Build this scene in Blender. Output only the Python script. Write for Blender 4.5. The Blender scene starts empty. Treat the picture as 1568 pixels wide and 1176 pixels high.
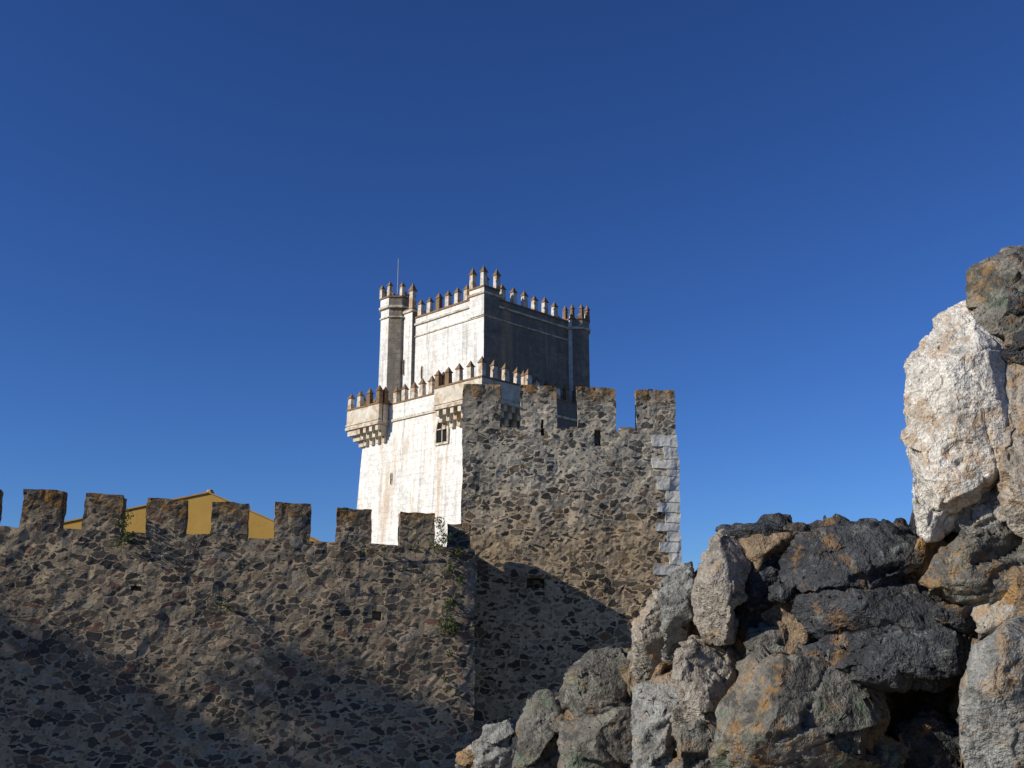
import bpy, bmesh, math, random
from mathutils import Vector, noise, Matrix
random.seed(7)
scene=bpy.context.scene
R=math.radians
# ------------------------------------------------------------ camera
CAMZ=6.0; PITCH=14.0
cam_d=bpy.data.cameras.new("camera"); cam=bpy.data.objects.new("camera",cam_d)
scene.collection.objects.link(cam); scene.camera=cam
cam_d.sensor_width=36; cam_d.lens=36; cam_d.clip_end=3000; cam_d.clip_start=0.05
cam.location=(0,0,CAMZ); cam.rotation_euler=(R(90+PITCH),0,0)
# ------------------------------------------------------------ light
s=Vector((-0.92,-0.39,0)).normalized(); EL=R(27)
sund=Vector((s.x*math.cos(EL),s.y*math.cos(EL),math.sin(EL)))
ld=bpy.data.lights.new("sun",'SUN'); ld.energy=5.0; ld.angle=R(0.5); ld.color=(1,0.94,0.84)
lo=bpy.data.objects.new("sun",ld); scene.collection.objects.link(lo)
lo.rotation_euler=(-sund).to_track_quat('-Z','Y').to_euler()
lo.location=(-40,-20,40)
w=bpy.data.worlds.new("World"); scene.world=w; w.use_nodes=True
nt=w.node_tree; bg=nt.nodes["Background"]
sky=nt.nodes.new("ShaderNodeTexSky"); sky.sky_type='NISHITA'; sky.sun_disc=False
sky.sun_elevation=EL; sky.sun_rotation=math.atan2(s.x,s.y)%(2*math.pi)
sky.air_density=1.0; sky.dust_density=0.0; sky.ozone_density=5.0; sky.altitude=300
gm=nt.nodes.new("ShaderNodeGamma"); gm.inputs[1].default_value=1.18
mu=nt.nodes.new("ShaderNodeMix"); mu.data_type='RGBA'; mu.blend_type='MULTIPLY'; mu.inputs[0].default_value=1; mu.inputs[7].default_value=(.47,.66,1.0,1)
nt.links.new(sky.outputs[0],gm.inputs[0]); nt.links.new(gm.outputs[0],mu.inputs[6])
nt.links.new(mu.outputs[2],bg.inputs[0]); bg.inputs[1].default_value=0.074
scene.view_settings.view_transform='Standard'; scene.view_settings.look='None'; scene.view_settings.exposure=0

# ------------------------------------------------------------ node helpers
class M:
    def __init__(s,name,rough=0.9):
        s.m=bpy.data.materials.new(name); s.m.use_nodes=True
        s.t=s.m.node_tree; s.b=s.t.nodes["Principled BSDF"]
        s.b.inputs["Roughness"].default_value=rough
        s.b.inputs["Specular IOR Level"].default_value=0.2
    def n(s,typ,**k):
        nd=s.t.nodes.new("ShaderNode"+typ)
        for a,v in k.items(): setattr(nd,a,v)
        return nd
    def put(s,sock,v):
        if hasattr(v,'is_linked') or isinstance(v,bpy.types.NodeSocket): s.t.links.new(v,sock)
        elif v is not None:
            if isinstance(v,(tuple,list)) and len(v)==3 and sock.type=='RGBA': v=(*v,1)
            sock.default_value=v
    def coords(s,kind="Object",scale=(1,1,1),loc=(0,0,0)):
        tc=s.n("TexCoord"); mp=s.n("Mapping")
        s.t.links.new(tc.outputs[kind],mp.inputs[0])
        mp.inputs["Scale"].default_value=scale; mp.inputs["Location"].default_value=loc
        return mp.outputs[0]
    def noise(s,vec,scale,detail=4,rough=.55,dist=0.0):
        nd=s.n("TexNoise"); s.put(nd.inputs["Vector"],vec)
        nd.inputs["Scale"].default_value=scale; nd.inputs["Detail"].default_value=min(detail,5)
        nd.inputs["Roughness"].default_value=rough; nd.inputs["Distortion"].default_value=dist
        return nd.outputs[0]
    def ramp(s,fac,stops,interp='LINEAR'):
        nd=s.n("ValToRGB"); s.put(nd.inputs[0],fac); cr=nd.color_ramp; cr.interpolation=interp
        while len(cr.elements)<len(stops): cr.elements.new(0.5)
        for e,(p,c) in zip(cr.elements,stops):
            e.position=p; e.color=(c,c,c,1) if isinstance(c,(int,float)) else (*c,1)
        return nd.outputs[0]
    def mix(s,f,a,b,mode='MIX'):
        nd=s.n("Mix",data_type='RGBA',blend_type=mode)
        s.put(nd.inputs[0],f); s.put(nd.inputs[6],a); s.put(nd.inputs[7],b); return nd.outputs[2]
    def math(s,op,a,b=None,c=None):
        nd=s.n("Math",operation=op); s.put(nd.inputs[0],a)
        if b is not None: s.put(nd.inputs[1],b)
        if c is not None: s.put(nd.inputs[2],c)
        return nd.outputs[0]
    def mapr(s,v,a,b,c=0,d=1):
        nd=s.n("MapRange",interpolation_type='SMOOTHSTEP'); s.put(nd.inputs[0],v)
        for i,x in enumerate((a,b,c,d)): nd.inputs[i+1].default_value=x
        return nd.outputs[0]
    def bump(s,h,dist,strength=1.0):
        nd=s.n("Bump"); nd.inputs["Strength"].default_value=strength
        nd.inputs["Distance"].default_value=dist; s.put(nd.inputs["Height"],h)
        s.t.links.new(nd.outputs[0],s.b.inputs["Normal"])
    def col(s,c): s.put(s.b.inputs["Base Color"],c)
    def z(s):
        tc=s.n("TexCoord"); sp=s.n("SeparateXYZ"); s.t.links.new(tc.outputs["Object"],sp.inputs[0]); return sp.outputs[2]

def rubble_mat(name,cols,mortar,sc=(3.2,3.2,5.6),top=None,lich=0.25,dark=0.5,mort=(0.02,0.13),palec=(.42,.40,.35),pale=.5,low=None):
    m=M(name,0.95)
    v=m.coords("Object",sc)
    nz=m.n("TexNoise"); m.put(nz.inputs["Vector"],v); nz.inputs["Scale"].default_value=0.8; nz.inputs["Detail"].default_value=3
    dv=m.n("VectorMath",operation='MULTIPLY_ADD'); m.put(dv.inputs[0],nz.outputs[1]); dv.inputs[1].default_value=(1.4,1.4,1.4); m.put(dv.inputs[2],v)
    vec=dv.outputs[0]
    e=m.n("TexVoronoi",feature='DISTANCE_TO_EDGE'); m.put(e.inputs["Vector"],vec); e.inputs["Scale"].default_value=1
    f=m.n("TexVoronoi",feature='F1'); m.put(f.inputs["Vector"],vec); f.inputs["Scale"].default_value=1
    sp=m.n("SeparateColor"); m.put(sp.inputs[0],f.outputs["Color"])
    n=len(cols)
    stone=m.ramp(sp.outputs[0],[(i/n,c) for i,c in enumerate(cols)],'CONSTANT')
    obj=m.coords("Object")
    fine=m.noise(obj,14,5,.75)
    stone=m.mix(0.75,stone,m.ramp(fine,[(.28,.4),(.68,1.45)]),'MULTIPLY')
    wv=m.noise(obj,1.1,3)
    thr=m.mapr(wv,.3,.7,mort[0],mort[1])
    mk=m.math('SUBTRACT',e.outputs[0],thr)
    mk=m.math('ADD',mk,m.math('MULTIPLY',m.math('SUBTRACT',m.noise(obj,10,3,.6),.5),.20))
    mk=m.mapr(mk,-0.015,0.045)
    big=m.noise(obj,.45,4)
    sm=m.math('GREATER_THAN',sp.outputs[1],0.84)
    mk2=m.math('MULTIPLY',mk,m.math('SUBTRACT',1.0,m.math('MULTIPLY',sm,0.8)))
    mort_c=m.mix(0.85,mortar,m.ramp(m.noise(obj,6,5,.8),[(.3,.5),(.7,1.35)]),'MULTIPLY')
    ch=m.n("TexVoronoi",feature='F1'); m.put(ch.inputs["Vector"],m.coords("Object",(1,1,1.5))); ch.inputs["Scale"].default_value=10
    sc2=m.n("SeparateColor"); m.put(sc2.inputs[0],ch.outputs["Color"])
    chk=m.math('MULTIPLY',m.math('GREATER_THAN',sc2.outputs[0],.72),m.math('LESS_THAN',ch.outputs[0],.42))
    mort_c=m.mix(m.math('MULTIPLY',chk,.75),mort_c,(.08,.065,.05))
    rim=m.math('MULTIPLY',m.mapr(m.math('ABSOLUTE',m.math('SUBTRACT',mk,.45)),0,.35,1,0),m.mapr(m.noise(obj,2.3,3),.36,.54,0,.85))
    c=m.mix(mk2,mort_c,stone)
    c=m.mix(rim,c,(.022,.018,.014))
    c=m.mix(m.mapr(big,.48,.72,0,dark),c,(0.038,0.034,0.028))
    pl=m.noise(obj,1.6,5,.75)
    c=m.mix(m.mapr(pl,.56,.66,0,pale),c,palec)
    ol=m.noise(obj,3.1,5,.75,.5)
    c=m.mix(m.mapr(ol,.60,.70,0,lich),c,(0.30,0.18,0.07))
    if low:
        zz=m.math('ADD',m.z(),m.math('MULTIPLY',m.noise(obj,.8,3),2.5))
        c=m.mix(m.mapr(zz,low-.8,low+1.4,.75,0),c,m.mix(1,c,(.92,.74,.53),'MULTIPLY'))
    if top:
        zt=m.mapr(m.z(),top-.7,top+.0)
        d2=m.math('MULTIPLY',zt,m.mapr(m.noise(obj,4,5,.7),.35,.6,0,.8))
        c=m.mix(d2,c,(0.045,0.04,0.028))
        zt2=m.mapr(m.z(),top-.5,top-.05)
        o2=m.math('MULTIPLY',zt2,m.mapr(m.noise(obj,4.3,5,.7),.48,.58,0,.8))
        c=m.mix(o2,c,(0.33,0.16,0.04))
    m.col(c)
    h=m.math('ADD',m.math('MULTIPLY',mk2,m.math('ADD',.3,m.math('MULTIPLY',sp.outputs[2],.9))),m.math('MULTIPLY',fine,.3))
    m.bump(h,0.03,.8)
    return m.m
def ashlar_mat(name,base,mortarc,rust=.5,bh=.42,bw=.85,dark=0.0,var=.92,lo1=.66,lo2=.6,str2=.42):
    m=M(name,.85)
    uv=m.coords("UV"); obj=m.coords("Object")
    br=m.n("TexBrick"); m.put(br.inputs["Vector"],uv)
    br.inputs["Scale"].default_value=1; br.inputs["Mortar Size"].default_value=.007; br.inputs["Mortar Smooth"].default_value=.6
    br.inputs["Brick Width"].default_value=bw; br.inputs["Row Height"].default_value=bh
    br.inputs["Color1"].default_value=(*base,1); br.inputs["Color2"].default_value=(*[x*var for x in base],1)
    br.inputs["Mortar"].default_value=(*mortarc,1)
    c=br.outputs[0]
    c=m.mix(.75,c,m.ramp(m.noise(obj,1.1,5,.78),[(.33,lo1),(.60,1.1)]),'MULTIPLY')
    c=m.mix(.7,c,m.ramp(m.noise(obj,5,5,.78),[(.3,lo2),(.62,1.15)]),'MULTIPLY')
    st=m.coords("Object",(1.1,1.1,.09))
    c=m.mix(m.mapr(m.noise(st,1.0,5,.65),.52,.68,0,rust),c,(0.46,0.31,0.17))
    st2=m.coords("Object",(1.9,1.9,.10),(4,2,9))
    c=m.mix(m.mapr(m.noise(st2,1.0,5,.7),.52-dark*.2,.68-dark*.2,0,min(.9,str2+dark)),c,(0.17,0.155,0.13))
    m.col(c)
    m.bump(m.math('ADD',m.math('MULTIPLY',br.outputs[1],-.4),m.math('MULTIPLY',m.noise(obj,6,5,.7),.9)),.04,.8)
    return m.m
def simple_mat(name,c1,c2,sc=4,rough=.9,bd=.01,extra=None,ex=(.55,.65,.8),exs=6):
    m=M(name,rough); obj=m.coords("Object")
    c=m.ramp(m.noise(obj,sc,5,.65),[(.3,c1),(.7,c2)])
    if extra: c=m.mix(m.mapr(m.noise(obj,exs,5,.7,.4),ex[0],ex[1],0,ex[2]),c,extra)
    m.col(c); m.bump(m.noise(obj,sc*3,5,.7),bd,.8); return m.m
def rock_mat(name,c1,c2,orange=.5,pale=.3,rough=.85,sc=1.0,black=.5,green=.0,bd=.02):
    m=M(name,rough); obj=m.coords("Object")
    c=m.ramp(m.noise(obj,7*sc,5,.7,.3),[(.3,c1),(.68,c2)])
    g=m.noise(obj,150,2,.6)
    c=m.mix(.6,c,m.ramp(g,[(.3,.5),(.7,1.5)]),'MULTIPLY')
    g2=m.noise(obj,30,5,.75)
    c=m.mix(.7,c,m.ramp(g2,[(.32,.5),(.62,1.25)]),'MULTIPLY')
    pl=m.mapr(m.noise(obj,16,5,.75,.6),.56,.63,0,pale)
    c=m.mix(pl,c,(0.34,0.35,0.30))
    if green: c=m.mix(m.mapr(m.noise(m.coords("Object",(1,1,1),(2,8,1)),7,5,.75,.6),.54,.62,0,green),c,(0.10,0.18,0.10))
    bk=m.mapr(m.noise(m.coords("Object",(1,1,1),(3,5,1)),9,5,.8,.4),.53,.59,0,black)
    c=m.mix(bk,c,(0.028,0.028,0.028))
    om=m.math('MULTIPLY',m.mapr(m.noise(m.coords("Object",(1,1,1),(7,1,4)),5,5,.7,.6),.49,.57),m.mapr(m.noise(obj,24,5,.75),.46,.57,0,orange))
    c=m.mix(om,c,(0.38,0.205,0.06))
    m.col(c)
    h=m.math('ADD',m.math('MULTIPLY',m.noise(obj,11,5,.68),2.0),m.math('MULTIPLY',m.noise(obj,60,4,.7),.6))
    m.bump(h,bd,.9)
    return m.m

# ------------------------------------------------------------ mesh helpers
def link(o,parent=None):
    scene.collection.objects.link(o)
    if parent: o.parent=parent
    return o
def empty(name,loc=(0,0,0),rotz=0):
    e=bpy.data.objects.new(name,None); e.location=loc; e.rotation_euler=(0,0,rotz); return link(e)
def add_uv(me):
    uvl=me.uv_layers.new(name="UVMap")
    for p in me.polygons:
        n=p.normal
        if abs(n.z)>.8: t=Vector((1,0,0)); b=Vector((0,1,0))
        else: t=Vector((-n.y,n.x,0)).normalized(); b=Vector((0,0,1))
        for li in p.loop_indices:
            co=me.vertices[me.loops[li].vertex_index].co
            uvl.data[li].uv=(co.dot(t)+0.13,co.dot(b))
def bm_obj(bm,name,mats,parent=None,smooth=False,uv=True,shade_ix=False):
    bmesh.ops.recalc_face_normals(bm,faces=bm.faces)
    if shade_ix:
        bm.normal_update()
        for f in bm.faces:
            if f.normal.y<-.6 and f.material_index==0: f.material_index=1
    me=bpy.data.meshes.new(name); bm.to_mesh(me); bm.free()
    for m in (mats if isinstance(mats,(list,tuple)) else [mats]): me.materials.append(m)
    if uv: add_uv(me)
    if smooth:
        for p in me.polygons: p.use_smooth=True
    return link(bpy.data.objects.new(name,me),parent)
def box(bm,x0,x1,y0,y1,z0,z1,mi=0,taper=0):
    t=taper
    vs=[bm.verts.new(c) for c in ((x0,y0,z0),(x1,y0,z0),(x1,y1,z0),(x0,y1,z0),(x0+t,y0+t,z1),(x1-t,y0+t,z1),(x1-t,y1-t,z1),(x0+t,y1-t,z1))]
    for f in ((0,3,2,1),(4,5,6,7),(0,1,5,4),(1,2,6,5),(2,3,7,6),(3,0,4,7)):
        bm.faces.new([vs[i] for i in f]).material_index=mi
def prism(bm,cx,cy,r0,r1,z0,z1,n=8,mi=0,rot=math.pi/8):
    a=[];b=[]
    for i in range(n):
        t=rot+2*math.pi*i/n
        a.append(bm.verts.new((cx+r0*math.cos(t),cy+r0*math.sin(t),z0)))
        if r1>0: b.append(bm.verts.new((cx+r1*math.cos(t),cy+r1*math.sin(t),z1)))
    if r1<=0: ap=bm.verts.new((cx,cy,z1))
    for i in range(n):
        j=(i+1)%n
        f=bm.faces.new([a[i],a[j],b[j],b[i]]) if r1>0 else bm.faces.new([a[i],a[j],ap])
        f.material_index=mi
    bm.faces.new(a[::-1]).material_index=mi
    if r1>0: bm.faces.new(b).material_index=mi
def grid_box(bm,P,ex,ey,ez,step=.12,skip_bottom=False):
    P,ex,ey,ez=map(Vector,(P,ex,ey,ez))
    n=[max(1,round(v.length/step)) for v in (ex,ey,ez)]
    vd={}
    def V(i,j,k):
        key=(i,j,k)
        if key not in vd: vd[key]=bm.verts.new(P+ex*(i/n[0])+ey*(j/n[1])+ez*(k/n[2]))
        return vd[key]
    for ax in range(3):
        a,b=[q for q in range(3) if q!=ax]
        for side in (0,n[ax]):
            if skip_bottom and ax==2 and side==0: continue
            for i in range(n[a]):
                for j in range(n[b]):
                    q=[]
                    for di,dj in ((0,0),(1,0),(1,1),(0,1)):
                        k=[0,0,0]; k[ax]=side; k[a]=i+di; k[b]=j+dj; q.append(V(*k))
                    bm.faces.new(q)
def roughen(bm,a1=.035,a2=.02,a3=.018):
    for v in bm.verts:
        c=v.co.copy()
        v.co+=noise.noise_vector(c*0.9)*a1+noise.noise_vector(c*3.0+Vector((5,5,5)))*a2+noise.noise_vector(c*8)*a3
def carve(bm,c,n,hw,hh,depth):
    c=Vector(c); n=Vector(n).normalized(); t=Vector((-n.y,n.x,0)).normalized()
    bm.normal_update()
    fs=[]
    for f in bm.faces:
        d=f.calc_center_median()-c
        if abs(f.normal.dot(n))>.9 and abs(d.dot(n))<.2 and abs(d.dot(t))<hw and abs(d.z)<hh: fs.append(f)
    if not fs: print("carve none",c); return
    r=bmesh.ops.extrude_face_region(bm,geom=fs)
    vs=[g for g in r['geom'] if isinstance(g,bmesh.types.BMVert)]
    bmesh.ops.translate(bm,verts=vs,vec=-n*depth)
    bmesh.ops.delete(bm,geom=[f for f in fs if f.is_valid],context='FACES_ONLY')
def S(u,v,Y):
    """image pixel u, v to world: point at ground distance Y along its camera ray"""
    a=(u-784)/1568; b=(588-v)/1568; p=R(PITCH)
    den=math.cos(p)-b*math.sin(p)
    return Vector((a*Y/den,Y,CAMZ+Y*(math.sin(p)+b*math.cos(p))/den))

# ------------------------------------------------------------ materials
wall_m=rubble_mat("curtain_rubble",[(.055,.049,.042),(.17,.13,.088),(.08,.07,.056),(.24,.18,.115),(.105,.09,.075),(.20,.155,.11),(.06,.056,.05),(.28,.24,.19),(.18,.10,.07),(.095,.075,.058)],(.37,.285,.185),sc=(3.3,3.3,6.0),top=9.3,lich=.3,dark=.35,palec=(.33,.26,.17),pale=.4,mort=(.02,.16))
tower_m=rubble_mat("tower_rubble",[(.06,.058,.052),(.19,.17,.135),(.085,.08,.072),(.24,.21,.16),(.105,.10,.09),(.07,.064,.056),(.27,.25,.205),(.19,.14,.09)],(.48,.42,.32),sc=(3.2,3.2,5.7),top=13.2,lich=.3,dark=.3,mort=(.02,.24),pale=.5,palec=(.45,.41,.34),low=10.6)
quoin_m=simple_mat("quoin_stone",(.44,.42,.38),(.70,.68,.62),3,extra=(.32,.26,.17),ex=(.52,.68,.6))
quoin2_m=simple_mat("weathered_quoin",(.12,.10,.08),(.28,.24,.19),4,extra=(.06,.055,.05),ex=(.45,.6,.8))
keep_m=ashlar_mat("keep_ashlar",(.87,.84,.77),(.60,.56,.49),rust=.6)
keep_u=ashlar_mat("keep_ashlar_upper",(.85,.83,.77),(.55,.53,.47),rust=.25)
keep_s=ashlar_mat("keep_ashlar_shaded_weathered",(.29,.25,.20),(.19,.165,.13),rust=.55,dark=.35,var=.8,lo1=.5,lo2=.45,str2=.55)  # shaded face's darkness put into the colour, along with rust and dark streaks
trim_m=simple_mat("keep_trim",(.44,.39,.31),(.70,.66,.57),2.5,extra=(.36,.20,.08),ex=(.48,.60,.8),exs=1.8)
bal_m=simple_mat("balcony_stone",(.46,.40,.31),(.72,.67,.57),1.5,extra=(.40,.25,.11),ex=(.46,.62,.7),exs=1.1)
cap_m=simple_mat("keep_lichen_cap",(.13,.085,.05),(.28,.18,.10),2.5,extra=(.42,.30,.16),ex=(.58,.68,.6))
dark_m=simple_mat("opening_dark",(.01,.01,.01),(.02,.018,.015),4)
ochre_m=simple_mat("ochre_render",(.44,.26,.06),(.52,.33,.085),1.0,bd=.004,extra=(.30,.19,.07),ex=(.55,.75,.5),exs=.8)
tile_m=simple_mat("roof_tile",(.38,.22,.08),(.48,.29,.10),5)
ground_m=simple_mat("dry_grass_earth",(.10,.09,.04),(.2,.16,.09),.4,bd=.03,extra=(.07,.09,.03),ex=(.45,.6,.8),exs=.25)
def leaf_mat(name,c1,c2):
    m=M(name,.6); g=m.n("NewGeometry")
    c=m.ramp(g.outputs["Random Per Island"],[(.1,c1),(.9,c2)]); m.col(c)
    return m.m
leaf_tree=leaf_mat("tree_leaf",(.03,.06,.015),(.07,.11,.03))
leaf_weed=leaf_mat("weed_leaf",(.05,.08,.02),(.14,.17,.05))
bark_m=simple_mat("bark",(.08,.06,.04),(.16,.12,.08),6)
metal_m=simple_mat("pole_metal",(.3,.3,.3),(.4,.4,.4),3,rough=.5)

# ------------------------------------------------------------ ground
bm=bmesh.new(); bmesh.ops.create_grid(bm,x_segments=80,y_segments=80,size=1500)
bm_obj(bm,"ground",ground_m,uv=False)

# ------------------------------------------------------------ curtain wall
def wl(x,back=0.0,dz=0.0):
    y=24.8+(x+12.36)*.2195; z=CAMZ+2.66-(x+12.36)*.029
    return Vector((x-.2144*back,y+.9767*back,z+dz))
cw=empty("castle_curtain_wall")
bm=bmesh.new()
x0,x1=-22.0,-0.97
top0,top1=wl(x0),wl(x1)
grid_box(bm,top0-Vector((0,0,9)),top1-top0,wl(x0,1.4)-top0,Vector((0,0,9)),.12)
grid_box(bm,Vector((-2.3,28.1,-.2)),Vector((1.22,0,0)),Vector((0,1.15,0)),Vector((0,0,8.5)),.14)
grid_box(bm,Vector((-1.75,27.75,8.25)),Vector((.6,0,0)),Vector((0,.75,0)),Vector((0,0,.75)),.12)
mer=[(-16.6,-15.6),(-15.05,-14.1),(-13.5,-12.5),(-11.92,-11.05),(-10.53,-9.64),(-9.08,-8.18),(-7.59,-6.70),(-6.06,-5.18),(-4.53,-3.65),(-2.92,-2.03),(-19.7,-18.7),(-18.1,-17.2),(-21.2,-20.2)]
rs=random.Random(3)
for a,b in mer:
    h=.9+rs.uniform(-.04,.04)
    p=wl(a); q=wl(b)
    grid_box(bm,p,q-p,wl(a,.55)-p,Vector((0,0,h)),.08,True)
for u_,zz in ((-9.2,7.2),(-3.4,6.6)):
    c=wl(u_); c.z=zz; carve(bm,c,(.2144,-.9767,0),.10,.08,.2)
roughen(bm,.05,.03,.016)
bm_obj(bm,"wall_masonry",wall_m,cw)
bm=bmesh.new()
z=8.0; k=0
while z>0.3:
    h=rs.uniform(.2,.32); ln=(.34,.2)[k%2]*rs.uniform(.8,1.15)
    if rs.random()<.6:
        p=wl(-.955-ln,-.012); p.z=z-h; q=wl(-.955,-.012); q.z=z-h
        grid_box(bm,p,q-p,Vector((-.2144,.9767,0))*.35,Vector((0,0,h-.03)),.07)
    z-=h; k+=1
roughen(bm,.05,.03,.016)
bm_obj(bm,"corner_quoins",quoin2_m,cw)

# ------------------------------------------------------------ front tower
tw=empty("square_stone_tower")
TL=Vector((-1.43,29.0,0)); TR=Vector((4.87,29.8,0)); d=(TR-TL).normalized(); L=(TR-TL).length
p=Vector((0.02,1,0)).normalized(); nrm=Vector((d.y,-d.x,0)); D=6.4; ZC=CAMZ+5.97; ZM=CAMZ+7.25; ZF=CAMZ+4.8; T=.6
Zv=Vector((0,0,1))
bm=bmesh.new()
grid_box(bm,TL,d*L,p*T,Zv*ZC,.10)
grid_box(bm,TL+p*(D-T),d*L,p*T,Zv*ZC,.3)
grid_box(bm,TL+p*T,d*T,p*(D-2*T),Zv*ZC,.2)
grid_box(bm,TL+p*T+d*(L-T),d*T,p*(D-2*T),Zv*ZC,.2)
grid_box(bm,TL+p*T+d*T,d*(L-2*T),p*(D-2*T),Zv*ZF,.8)
def mh(): return (ZM-ZC)+rs.uniform(-.03,.03)
fr=[(0,.173),(.265,.435),(.534,.71),(.812,1.0)]
for a,b in fr:
    grid_box(bm,TL+d*(a*L)+Zv*ZC,d*((b-a)*L),p*T,Zv*mh(),.08,True)
    grid_box(bm,TL+p*(D-T)+d*(a*L)+Zv*ZC,d*((b-a)*L),p*T,Zv*mh(),.2,True)
for a,b in ((.23,.40),(.50,.67),(.77,.905)):
    for off in (0,L-T):
        grid_box(bm,TL+d*off+p*(a*D)+Zv*ZC,d*T,p*((b-a)*D),Zv*mh(),.15,True)
def fp(x,z): return TL+d*x+Zv*z
carve(bm,fp(L*.365,ZC+.12),nrm,.07,.14,.35)
carve(bm,fp(L*.365,ZC-.12),nrm,.07,.12,.35)
carve(bm,fp(L*.625,ZC-.22),nrm,.07,.26,.35)
carve(bm,fp(L*.34,CAMZ+1.53),nrm,.27,.16,.45)
roughen(bm,.05,.03,.016)
bm_obj(bm,"tower_masonry",tower_m,tw)
bm=bmesh.new()
z=ZC-.1; k=0
while z>1:
    h=rs.uniform(.24,.42); ln=(.76,.46)[k%2]*rs.uniform(.8,1.2); l2=(.42,.72)[k%2]
    o=TL+d*(L+.035)-p*.04+Zv*(z-h)
    if rs.random()<.96: grid_box(bm,o-d*ln,d*ln,p*l2,Zv*(h-.022),.08)
    z-=h; k+=1
roughen(bm,.05,.03,.016)
bm_obj(bm,"corner_quoins",quoin_m,tw)

# ------------------------------------------------------------ keep
kp=empty("castle_keep",(-2.05,78.5,0),R(45))
hl=6.65; hu=5.09
bm=bmesh.new()
box(bm,-hl-.95,hl+.95,-hl-.95,hl+.95,-.5,20.0,0,.8)
box(bm,-hl-.15,hl+.15,-hl-.15,hl+.15,20.0,22.0,0,.15)
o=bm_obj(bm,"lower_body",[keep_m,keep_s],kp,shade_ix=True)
bm=bmesh.new()
box(bm,-hu,hu,-hu,hu,22.0,29.85)
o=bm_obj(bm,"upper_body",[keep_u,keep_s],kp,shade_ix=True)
bm=bmesh.new()
prism(bm,-hu,hu,1.35,1.3,22.0,31.5)
box(bm,-hu-.28,-hu+1.0,hu-2.3,hu-.3,22.0,31.0)
prism(bm,hu,-hu,1.05,1.05,22.0,29.8)
box(bm,-hu-.14,-hu+1.4,-hu-.14,-hu+1.4,29.0,30.6)
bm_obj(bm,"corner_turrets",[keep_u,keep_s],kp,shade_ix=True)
bm=bmesh.new(); bc=bmesh.new(); bp=bmesh.new()
def ring(bmx,h,z0,z1,t=.4):
    box(bmx,-h,h,-h,-h+t,z0,z1); box(bmx,-h,h,h-t,h,z0,z1)
    box(bmx,-h,-h+t,-h+t,h-t,z0,z1); box(bmx,h-t,h,-h+t,h-t,z0,z1)
ring(bm,hl+.12,22.0,22.18,.5); ring(bp,hl+.02,22.18,23.35,.4); ring(bc,hl+.07,23.35,23.46,.5)
ring(bm,hu+.12,29.85,30.0,.6); ring(bp,hu+.03,30.0,30.42,.45); ring(bc,hu+.09,30.42,30.56,.6)
ring(bm,hu+.07,28.9,29.0,.3)
prism(bm,-hu,hu,1.5,1.5,31.5,31.68); prism(bp,-hu,hu,1.38,1.38,31.68,32.35); prism(bc,-hu,hu,1.46,1.46,32.35,32.48)
prism(bm,-hu,hu,1.42,1.42,30.7,30.8)
box(bm,-hu-.4,-hu+1.1,hu-2.42,hu-.3,31.0,31.18); box(bc,-hu-.36,-hu+1.0,hu-2.36,hu-.2,31.18,31.3)
prism(bm,hu,-hu,1.2,1.2,29.8,29.98); prism(bp,hu,-hu,1.1,1.1,29.98,30.6); prism(bc,hu,-hu,1.17,1.17,30.6,30.72)
box(bm,-hu-.24,-hu+1.5,-hu-.24,-hu+1.5,30.6,30.76); box(bp,-hu-.16,-hu+1.42,-hu-.16,-hu+1.42,30.76,31.1); box(bc,-hu-.22,-hu+1.48,-hu-.22,-hu+1.48,31.1,31.22)
rk=random.Random(11)
bmn=bmesh.new()
def pinn(x,y,z,h=1.2,w=.42,t=.36):
    h*=rk.uniform(.95,1.1); w/=2;t/=2
    x+=rk.uniform(-.03,.03); y+=rk.uniform(-.03,.03)
    mi=0 if rk.random()<.65 else 1
    box(bmn,x-w,x+w,y-t,y+t,z,z+h*.72,mi,.02)
    box(bmn,x-w-.035,x+w+.035,y-t-.035,y+t+.035,z+h*.72,z+h*.78,1)
    zz=z+h*.78; ap=bmn.verts.new((x,y,z+h*1.12))
    vs=[bmn.verts.new(c) for c in ((x-w,y-t,zz),(x+w,y-t,zz),(x+w,y+t,zz),(x-w,y+t,zz))]
    for i in range(4): bmn.faces.new([vs[i],vs[(i+1)%4],ap]).material_index=1
def row(a0,a1,fixed,axis,z,step,h=1.2):
    nn=max(1,round((a1-a0)/step))
    for i in range(nn+1):
        a=a0+(a1-a0)*i/nn
        if axis=='x': pinn(a,fixed,z,h)
        else: pinn(fixed,a,z,h,.36,.42)
for sgn in (-1,1):
    row(-hu+2.0,hu-2.4 if sgn==-1 else hu-1,sgn*(hu-.12),'x',30.56,1.12,1.2)
    row(-hu+2.0,hu-2.9,sgn*(hu-.12),'y',30.56,1.12,1.2)
for (x,y) in ((-hu,-hu),(-hu+1.25,-hu),(-hu,-hu+1.25),(-hu+1.25,-hu+1.25)): pinn(x,y,31.22,1.45)
for i in range(8):
    t=math.pi/8+i*math.pi/4
    pinn(-hu+1.25*math.cos(t),hu+1.25*math.sin(t),32.48,1.05,.32,.32)
    pinn(hu+.95*math.cos(t),-hu+.95*math.sin(t),30.72,1.1,.28,.28)
pinn(-hu-.1,hu-2.1,31.3,1.9,.42,.42)
row(-hl+4.6,hl-1.2,-(hl-.17),'x',23.46,1.12); row(-hl+4.6,hl-4.6,hl-.17,'x',23.46,1.12)
row(-hl+4.6,hl-3.6,-(hl-.17),'y',23.46,1.12); row(-hl+1.0,hl-3.6,hl-.17,'y',23.46,1.12)
OV=1.05
bal=bmesh.new()
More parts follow.
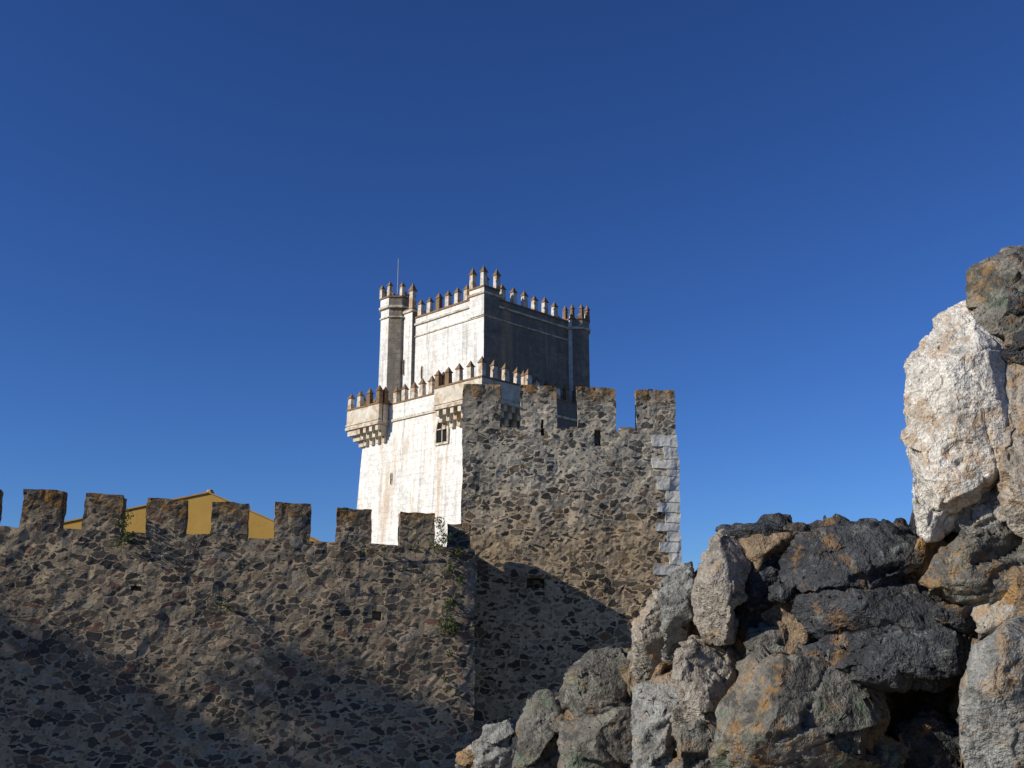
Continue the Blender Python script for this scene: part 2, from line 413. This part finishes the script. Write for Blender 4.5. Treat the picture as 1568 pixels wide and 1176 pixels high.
def balcony(cx,cy,ln):
    sx=1 if cx>0 else -1; sy=1 if cy>0 else -1
    X0=sx*(hl-ln); X1=sx*(hl+OV); Y0=sy*(hl-ln); Y1=sy*(hl+OV)
    def bx(bmx,xa,xb,ya,yb,z0,z1): box(bmx,min(xa,xb),max(xa,xb),min(ya,yb),max(ya,yb),z0,z1)
    t=.32
    for (bmx,e,z0,z1,th) in ((bal,0.0,22.0,23.35,t),(bal,.06,22.12,22.22,t),(bm,.08,21.78,22.0,OV),(bc,.05,23.35,23.47,t+.16)):
        bx(bmx,X1+sx*e-sx*th,X1+sx*e,Y0,Y1+sy*e,z0,z1)
        bx(bmx,X0,X1+sx*e-sx*th,Y1+sy*e-sy*th,Y1+sy*e,z0,z1)
    for (bmx,e,z0,z1) in ((bal,0,22.0,23.35),(bc,.05,23.35,23.47)):
        bx(bmx,sx*(hl+.14),X1-sx*(t+.1),Y0-sy*e,Y0+sy*(t),z0,z1)
        bx(bmx,X0-sx*e,X0+sx*t,sy*(hl+.14),Y1-sy*(t+.1),z0,z1)
    nn=round((ln+OV-.4)/1.1)
    for i in range(nn+1):
        a=(ln+OV-.44)*i/nn
        pinn(X1-sx*.17,Y0+sy*(a+.22),23.47,1.2,.36,.42)
        if i<nn: pinn(X0+sx*(a+.22),Y1-sy*.17,23.47,1.2,.42,.36)
    pinn(sx*(hl+.35),Y0+sy*.17,23.47,1.2,.38,.36); pinn(X0+sx*.17,sy*(hl+.35),23.47,1.2,.36,.38)
    nn=max(3,round(ln/.78))
    for i in range(nn):
        a=ln*(i+.15)/nn
        for st,(pr,z0,z1) in enumerate(((1.0,21.36,21.78),(.68,20.94,21.36),(.36,20.5,20.94))):
            c=X0+sx*a; bx(bal,c,c+sx*.34,sy*(hl-.2),sy*(hl+pr),z0,z1)
            c=Y0+sy*a; bx(bal,sx*(hl-.2),sx*(hl+pr),c,c+sy*.34,z0,z1)
    for (pr,z0,z1) in ((.98,21.34,21.77),(.66,20.92,21.34),(.34,20.48,20.92)):
        bx(bal,sx*(hl-.2),sx*(hl+pr),sy*(hl-.2),sy*(hl+pr),z0,z1)
balcony(-1,1,3.0); balcony(-1,-1,3.9); balcony(1,1,3.0)
bm_obj(bm,"string_courses",trim_m,kp); bm_obj(bc,"parapet_caps",cap_m,kp)
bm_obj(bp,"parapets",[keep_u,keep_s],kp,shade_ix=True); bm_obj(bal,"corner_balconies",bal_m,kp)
bm_obj(bmn,"pointed_merlons",[trim_m,cap_m],kp)
def arch(y0,w,z0,z1,g=0,n=8):
    pts=[(y0-w/2-g,z0-g),(y0+w/2+g,z0-g)]
    hs=z1-w*.9
    for i in range(n+1):
        t=i/n; pts.append((y0+(w/2+g)*math.cos(t*math.pi/2)**.8, hs+(w*.9+g)*math.sin(t*math.pi/2)))
    for i in range(1,n+1):
        t=i/n; pts.append((y0-(w/2+g)*math.sin(t*math.pi/2)**1.0, hs+(w*.9+g)*math.cos(t*math.pi/2)))
    return pts
def win(y0,w,z0,z1,x,name):
    g_=.16 if w>.6 else .05
    fr=bmesh.new(); o=arch(y0,w,z0,z1,g_); i=arch(y0,w,z0,z1,0)
    X=x-(.12 if w>.6 else .03)
    vo=[fr.verts.new((X,a,b)) for a,b in o]; vi=[fr.verts.new((X,a,b)) for a,b in i]
    vo2=[fr.verts.new((x+.3,a,b)) for a,b in o]; vi2=[fr.verts.new((x+.3,a,b)) for a,b in i]
    N=len(o)
    for k in range(N):
        j=(k+1)%N
        fr.faces.new([vo[k],vo[j],vi[j],vi[k]]); fr.faces.new([vo[k],vo[j],vo2[j],vo2[k]]); fr.faces.new([vi[k],vi[j],vi2[j],vi2[k]])
    if w>.6:
        box(fr,x-.06,x+.05,y0-.03,y0+.03,z0,z1-.5)
        box(fr,x-.06,x+.05,y0-w/2,y0+w/2,z1-.75,z1-.69)
    bm_obj(fr,name+"_frame",trim_m,kp)
    g=bmesh.new(); g.faces.new([g.verts.new((x-.01,a,b)) for a,b in i]); bm_obj(g,name+"_opening",dark_m,kp)
win(-2.7,1.15,19.6,21.3,-hl-.16,"gothic_window")
win(1.8,.16,25.4,26.4,-hu,"slit_window"); win(hu-1.4,.16,26.0,27.2,-hu-.28,"turret_slit")
win(2.9,.14,17.2,18.0,-hl-.27,"lower_slit")
bm=bmesh.new(); prism(bm,-hu,hu,.045,.03,32.4,36.1,8); bm_obj(bm,"flagpole",metal_m,kp)

# ------------------------------------------------------------ ochre house
oh=empty("ochre_house")
bm=bmesh.new(); Y=38
prof=[(-20.0,0),(-20.0,CAMZ+3.45),(-11.3,CAMZ+5.28),(-5.5,CAMZ+2.8),(-5.5,0)]
f=[bm.verts.new((x,Y,z)) for x,z in prof]; b=[bm.verts.new((x,Y+9,z)) for x,z in prof]
bm.faces.new(f); bm.faces.new(b[::-1])
for i in range(5): j=(i+1)%5; bm.faces.new([f[i],f[j],b[j],b[i]])
bm_obj(bm,"rendered_walls",ochre_m,oh)
bm=bmesh.new()
for (xa,za),(xb,zb) in ((prof[1],prof[2]),(prof[2],prof[3])):
    vs=[]
    for yy in (Y-.05,Y+9.2):
        for x,z in ((xa,za),(xb,zb)):
            vs.append(bm.verts.new((x,yy,z+.01))); vs.append(bm.verts.new((x,yy,z+.06)))
    for q in ((0,1,3,2),(4,5,7,6),(0,1,5,4),(2,3,7,6),(1,3,7,5),(0,2,6,4)): bm.faces.new([vs[i] for i in q])
prism(bm,-11.3,Y+.15,.17,.09,CAMZ+5.3,CAMZ+5.43,8)
bm_obj(bm,"tiled_roof",tile_m,oh)

# ------------------------------------------------------------ foliage
def leaves(name,blobs,count,size,mat,parent=None,seed=1,flat=1.0):
    r=random.Random(seed); V=[];F=[]
    tot=sum(b[3]**2 for b in blobs)
    for (x,y,z,rad) in blobs:
        for _ in range(int(count*rad**2/tot)):
            dv=Vector((r.gauss(0,1),r.gauss(0,1),r.gauss(0,1))).normalized()*rad*(r.random()**.45)
            if noise.noise(Vector((x,y,z))+dv*1.3/rad*1.5)<-.12: continue
            c=Vector((x,y,z))+Vector((dv.x,dv.y,dv.z*flat))
            a=Vector((r.gauss(0,1),r.gauss(0,1),r.gauss(0,1))).normalized(); b=a.orthogonal().normalized()
            s=size*r.uniform(.6,1.4); k=len(V)
            V+= [c-a*s,c+b*s*.45,c+a*s,c-b*s*.45]; F.append((k,k+1,k+2,k+3))
    me=bpy.data.meshes.new(name); me.from_pydata(V,[],F); me.materials.append(mat)
    return link(bpy.data.objects.new(name,me),parent)
def limb(bm,p,q,r0,r1,n=7):
    ax=(q-p).normalized(); u=ax.orthogonal().normalized(); v=ax.cross(u)
    A=[bm.verts.new(p+(u*math.cos(2*math.pi*i/n)+v*math.sin(2*math.pi*i/n))*r0) for i in range(n)]
    B=[bm.verts.new(q+(u*math.cos(2*math.pi*i/n)+v*math.sin(2*math.pi*i/n))*r1) for i in range(n)]
    for i in range(n): bm.faces.new([A[i],A[(i+1)%n],B[(i+1)%n],B[i]])
def tree(name,base,blobs,count,leaf,seed):
    t=empty(name); r=random.Random(seed); bm=bmesh.new(); base=Vector(base)
    top=max(blobs,key=lambda b:b[2]); mid=base.lerp(Vector(top[:3]),.45)
    limb(bm,base,mid,.32,.2); limb(bm,mid,Vector(top[:3]),.2,.05)
    for bl in blobs:
        q=Vector(bl[:3]); p0=base.lerp(Vector(top[:3]),min(.9,max(.25,(q.z-base.z)/(top[2]-base.z)-.2)))
        limb(bm,p0,q,.11,.03)
    bm_obj(bm,"trunk_and_limbs",bark_m,t,uv=False)
    leaves("foliage",blobs,count,leaf,leaf_tree,t,seed)
def back(u,v,t):
    k=(u-784)/1574; x=k*27.513/(1-.2195*k); y=24.8+(x+12.36)*.2195
    q=S(u,v,y); return q+sund*t
bl=[]
for u,v,rr in ((-60,1060,1.2),(40,1065,1.2),(130,1060,1.1),(60,1160,1.4),(190,1120,1.1),(230,1170,1.2),(-40,1160,1.5),(290,1200,1.0)):
    q=back(u,v,24+rs.uniform(-1,1)); bl.append((q.x,q.y,q.z,rr))
tree("shadow_olive_tree",(bl[3][0],bl[3][1],0),bl,20000,.10,5)  # unseen tree, added so its crown shades the wall's lower left
bl=[]
for u,v,rr in ((655,1120,.9),(625,1180,1.0),(690,1175,1.0)):
    q=back(u,v,34); bl.append((q.x,q.y,q.z,rr))
q=bl[1]
for k in range(4): bl.append((q[0]+rs.uniform(-.4,.4),q[1]+rs.uniform(-.4,.4),q[2]-1.6*(k+1),1.4))
tree("shadow_cypress_tree",(q[0],q[1],0),bl,15000,.10,9)  # second unseen tree, added to cast the shadow low near the wall's right end
def weed(name,spots,count,seed):
    e=empty(name); bl=[]
    bm=bmesh.new()
    prev=None
    for u,v,rr in spots:
        k=(u-784)/1574; x=k*27.513/(1-.2195*k); y=24.8+(x+12.36)*.2195
        q=S(u,v,y-.12); bl.append((q.x,q.y,q.z,rr))
        if prev: limb(bm,prev,q,.012,.01,4)
        prev=q
    bm_obj(bm,"stems",bark_m,e,uv=False); leaves("foliage",bl,count,.032,leaf_weed,e,seed)
weed("climbing_plant",[(672,800,.17),(680,822,.22),(668,835,.18),(700,845,.18),(688,870,.16),(705,890,.13),(690,925,.18),(684,955,.25),(694,960,.18),(688,1000,.1),(680,1040,.1),(684,1058,.07)],2200,2)
weed("wall_weed",[(196,788,.14),(188,800,.2),(195,822,.2),(182,832,.13)],560,4)
weed("wall_weed",[(340,925,.14),(350,930,.1)],120,6)
weed("wall_weed",[(560,842,.12),(590,838,.12),(640,838,.15)],180,8)

# ------------------------------------------------------------ foreground ruined wall
rw=empty("ruined_rubble_wall")
RM={'light':rock_mat("granite_pale",(.46,.43,.37),(.72,.68,.60),.5,.3,black=.3,bd=.018),
 'grey':rock_mat("stone_grey",(.145,.145,.133),(.31,.31,.28),.4,.4,black=.55),
 'dark':rock_mat("schist_dark",(.025,.027,.03),(.08,.083,.088),.45,.28,rough=.55,bd=.03),
 'brown':rock_mat("stone_brown",(.085,.08,.068),(.21,.195,.16),.45,.35,green=.35,black=.6),
 'pink':rock_mat("stone_pinkish",(.21,.185,.148),(.39,.345,.285),.45,.3,black=.55),
 'mortar':rock_mat("lime_mortar",(.13,.095,.06),(.31,.225,.14),.7,.15,black=.6,sc=1.5,bd=.03)}
def interp(tab,u):
    if u<=tab[0][0]: return tab[0][1]
    for (a,b),(c,e) in zip(tab,tab[1:]):
        if u<=c: return b+(e-b)*(u-a)/(c-a)
    return tab[-1][1]
YB=[(640,4.5),(870,3.9),(1000,3.35),(1150,3.0),(1400,2.8),(1568,2.6),(1760,2.5)]
TOP=[(640,1230),(690,1190),(735,1135),(795,1117),(865,1090),(905,1020),(965,1012),(985,940),(1060,875),(1110,815),(1200,808),(1400,822),(1425,800),(1470,775),(1488,520),(1510,430),(1530,400),(1568,392),(1760,385)]
bm=bmesh.new(); NU,NV=190,110; fg=[]; bk=[]
for i in range(NU+1):
    u=640+(1760-640)*i/NU; t=interp(TOP,u)+6; c1=[];c2=[]
    for j in range(NV+1):
        v=t+(1420-t)*j/NV
        Y=interp(YB,u)-.05
        if u>1440 and v<880: Y+=.04
        if 1335<u<1485 and 1035<v<1200: Y+=.3*min(1,(u-1335)/30,(1485-u)/30,(v-1035)/20)
        q=S(u,v,Y); e=min(1,j/6+.15)
        dq=noise.noise_vector(q*6)*.07+noise.noise_vector(q*15)*.05+noise.noise_vector(q*38)*.022
        q+=Vector((dq.x*.5*e,dq.y,dq.z*.6*e))
        c1.append(bm.verts.new(q)); q2=S(u,v,Y+.5); q2+=noise.noise_vector(q2*6)*.03*e; c2.append(bm.verts.new(q2))
    fg.append(c1); bk.append(c2)
for i in range(NU):
    for j in range(NV):
        bm.faces.new([fg[i][j],fg[i+1][j],fg[i+1][j+1],fg[i][j+1]]); bm.faces.new([bk[i][j],bk[i][j+1],bk[i+1][j+1],bk[i+1][j]])
    bm.faces.new([fg[i][0],bk[i][0],bk[i+1][0],fg[i+1][0]]); bm.faces.new([fg[i][NV],fg[i+1][NV],bk[i+1][NV],bk[i][NV]])
for j in range(NV):
    bm.faces.new([fg[0][j],fg[0][j+1],bk[0][j+1],bk[0][j]]); bm.faces.new([fg[NU][j],bk[NU][j],bk[NU][j+1],fg[NU][j+1]])
bm_obj(bm,"mortar_core",RM['mortar'],rw,smooth=True,uv=False)
cnt=[0]
def sst(x,a,b):
    t=max(0,min(1,(x-a)/(b-a))); return t*t*(3-2*t)
def rock(pts,Y,th,mat,seed,vox=.007,tilt=None,cuts=12,grow=1.10,rough=1.0):
    r=random.Random(seed); cu=sum(a for a,b in pts)/len(pts); cv=sum(b for a,b in pts)/len(pts)
    ku,kv=tilt if tilt else (r.uniform(-.0006,.0004),r.uniform(-.0006,.0003))
    bm=bmesh.new()
    for (fac,dy) in ((.84,-.5),(.98,-.28),(1,0),(.98,.35),(.8,.9)):
        for a,b in pts:
            f=(fac*r.uniform(.93,1.02) if fac<1 else 1)*grow
            uu=cu+(a-cu)*f; vv=cv+(b-cv)*f
            bm.verts.new(S(uu,vv,Y+dy*th+(uu-cu)*ku+(vv-cv)*kv))
    bmesh.ops.convex_hull(bm,input=bm.verts)
    me=bpy.data.meshes.new("tmp"); bm.to_mesh(me); bm.free()
    ob=bpy.data.objects.new("tmp",me); link(ob)
    md=ob.modifiers.new("r",'REMESH'); md.mode='VOXEL'; md.voxel_size=vox
    dg=bpy.context.evaluated_depsgraph_get(); nm=bpy.data.meshes.new_from_object(ob.evaluated_get(dg))
    bpy.data.objects.remove(ob)
    co=[v.co.copy() for v in nm.vertices]
    if not co: return
    c=sum(co,Vector())/len(co); size=max((p-c).length for p in co)
    off=Vector((seed*3.1,0,0)); an=r.uniform(-.6,.6)
    sd=Vector((math.sin(an),r.uniform(-.3,.3),math.cos(an))).normalized()
    nrm_=[v.normal.copy() for v in nm.vertices]
    for i,p in enumerate(co):
        n=nrm_[i]
        wp=p+noise.noise_vector(p*9+off)*.02
        q=wp+sd*(wp.dot(sd))*1.6
        dist,pt=noise.voronoi(q*(1.25/size)+off)
        cd=Vector((noise.noise(pt[0]*7.3+off),noise.noise(pt[0]*4.1-off),noise.noise(pt[0]*9.7+off)))
        cell=cd.x*.13+(p-c).dot(cd)/size*.40
        g=1-sst(dist[1]-dist[0],0,.06)
        d2,p2=noise.voronoi(q*(3.6/size)+off)
        cell2=noise.noise(p2[0]*5.7+off)*.07
        co[i]=p+n*((cell*size-g*size*.045+cell2*size)*rough)
    for _ in range(cuts):
        dd=Vector((r.uniform(-1.1,.9),-r.uniform(.5,1.2),r.uniform(-.9,.9))).normalized()
        mx=max((p-c).dot(dd) for p in co); t=mx*r.uniform(.75,.93)
        for i,p in enumerate(co):
            k=(p-c).dot(dd)-t
            if k>0: co[i]=p-dd*k*.96
    for i,p in enumerate(co):
        n=nrm_[i]
        a=noise.fractal(p*7+off,1.0,2.0,4)*size*.032*max(rough,.6)
        str_=noise.noise(Vector((p.dot(sd)*38,p.x*3,p.y*3))+off)*size*.015*rough
        cr=abs(noise.noise(p*11-off)); ck=-(1-sst(cr,0,.05))*.008
        c3=noise.noise(p*40+off)*.003+noise.noise(p*85+off)*.0018
        co[i]=p+n*(a+str_+c3+ck)
    for i,v in enumerate(nm.vertices): v.co=co[i]
    for p in nm.polygons: p.use_smooth=True
    nm.materials.clear(); nm.materials.append(RM[mat])
    cnt[0]+=1
    o=bpy.data.objects.new("stone_%d"%cnt[0],nm); link(o,rw)
rocks=[
([(1390,600),(1392,560),(1420,515),(1450,485),(1490,470),(1520,500),(1545,560),(1550,640),(1535,720),(1500,765),(1440,785),(1412,745),(1395,680)],2.62,.22,'light',.4),
([(1402,735),(1450,745),(1480,790),(1440,822),(1412,825),(1400,770)],2.66,.12,'light',.5),
([(1488,415),(1505,400),(1540,388),(1585,378),(1640,400),(1620,470),(1560,520),(1510,505),(1488,460)],2.62,.14,'brown',.6),
([(1545,400),(1640,372),(1720,500),(1700,800),(1590,830),(1545,790),(1530,680),(1535,520)],2.58,.2,'pink',.5),
([(1478,1060),(1500,1000),(1540,960),(1600,940),(1680,960),(1710,1176),(1680,1230),(1500,1230),(1480,1130)],2.42,.22,'grey',.3),
([(1412,890),(1440,850),(1500,800),(1560,790),(1620,850),(1580,900),(1480,915),(1425,910)],2.62,.14,'brown'),
([(1480,915),(1570,885),(1640,900),(1640,970),(1530,985),(1495,965)],2.60,.12,'pink'),
([(1470,770),(1540,740),(1600,755),(1600,815),(1540,830),(1475,825)],2.62,.12,'grey'),
([(1205,850),(1230,822),(1300,810),(1400,818),(1440,850),(1425,895),(1340,910),(1250,905),(1208,885)],2.80,.2,'dark'),
([(1215,930),(1300,890),(1400,885),(1450,905),(1505,925),(1525,960),(1400,990),(1250,975)],2.76,.2,'dark'),
([(1062,905),(1078,852),(1107,815),(1132,818),(1140,870),(1118,975),(1082,982),(1064,950)],2.93,.16,'pink',.5),
([(1125,818),(1180,806),(1220,830),(1205,890),(1160,960),(1120,975)],2.98,.14,'dark'),
([(1108,812),(1160,802),(1275,808),(1290,822),(1200,835),(1112,830)],2.96,.14,'dark'),
([(1235,985),(1300,970),(1440,975),(1510,1000),(1500,1045),(1430,1055),(1300,1035),(1245,1015)],2.72,.18,'dark'),
([(1150,965),(1240,950),(1270,1000),(1200,1015),(1150,1010)],2.93,.1,'brown'),
([(1105,1090),(1140,1030),(1190,1000),(1260,1005),(1340,1060),(1345,1176),(1310,1230),(1130,1230),(1100,1150)],2.78,.24,'brown',.7),
([(1380,1110),(1430,1090),(1480,1120),(1480,1200),(1380,1200)],2.85,.12,'dark'),
([(1330,1130),(1380,1150),(1400,1230),(1330,1230)],2.82,.1,'brown'),
([(972,960),(992,922),(1017,898),(1037,903),(1020,990),(1000,1035),(975,1040)],3.26,.14,'pink'),
([(1012,893),(1060,864),(1072,930),(1055,1000),(1020,1010)],3.16,.14,'grey'),
([(975,1055),(1035,1035),(1048,1110),(1030,1210),(975,1210)],3.16,.16,'grey'),
([(1040,985),(1110,980),(1150,1010),(1105,1080),(1050,1120),(1035,1050)],3.0,.14,'pink'),
([(1040,1120),(1100,1080),(1120,1230),(1030,1230)],2.95,.14,'brown'),
([(867,1060),(882,1025),(907,1006),(960,1006),(990,1030),(985,1080),(950,1110),(885,1105)],3.55,.18,'brown'),
([(865,1100),(960,1095),(985,1230),(855,1230)],3.5,.16,'brown'),
([(797,1112),(832,1075),(867,1078),(874,1130),(855,1230),(795,1230)],3.9,.18,'brown'),
([(735,1150),(747,1120),(797,1104),(810,1160),(800,1230),(730,1230)],4.1,.18,'grey'),
([(692,1185),(712,1152),(740,1142),(755,1230),(690,1230)],4.3,.18,'pink'),
]
for i,t in enumerate(rocks): rock(t[0],t[1],t[2],t[3],i+1,rough=t[4] if len(t)>4 else 1.0)
rr=random.Random(21)
for i in range(80):
    u=rr.uniform(720,1640); t=interp(TOP,u)+14; v=t+(1200-t)*rr.random()**1.1
    if 1340<u<1480 and 1040<v<1170: continue
    a=rr.uniform(14,44); b=a*rr.uniform(.3,.8); an=rr.uniform(-.9,.9)
    pts=[]
    for k in range(6):
        q=2*math.pi*k/6+rr.uniform(-.4,.4); x=a*math.cos(q); y=b*math.sin(q)
        pts.append((u+x*math.cos(an)-y*math.sin(an),v+x*math.sin(an)+y*math.cos(an)))
    rock(pts,interp(YB,u)-.03,a/784*2.6,rr.choice(['brown','grey','dark','dark','mortar','mortar']),100+i,.0065,cuts=8)
# rampart that carries the ruined wall and the photographer
rp=empty("stone_rampart")
bm=bmesh.new(); grid_box(bm,(-1.6,-4,-.2),(8,0,0),(0,9.2,0),(0,0,4.75),.4); roughen(bm,.06,.03); bm_obj(bm,"rampart_masonry",wall_m,rp)
print("rocks",cnt)
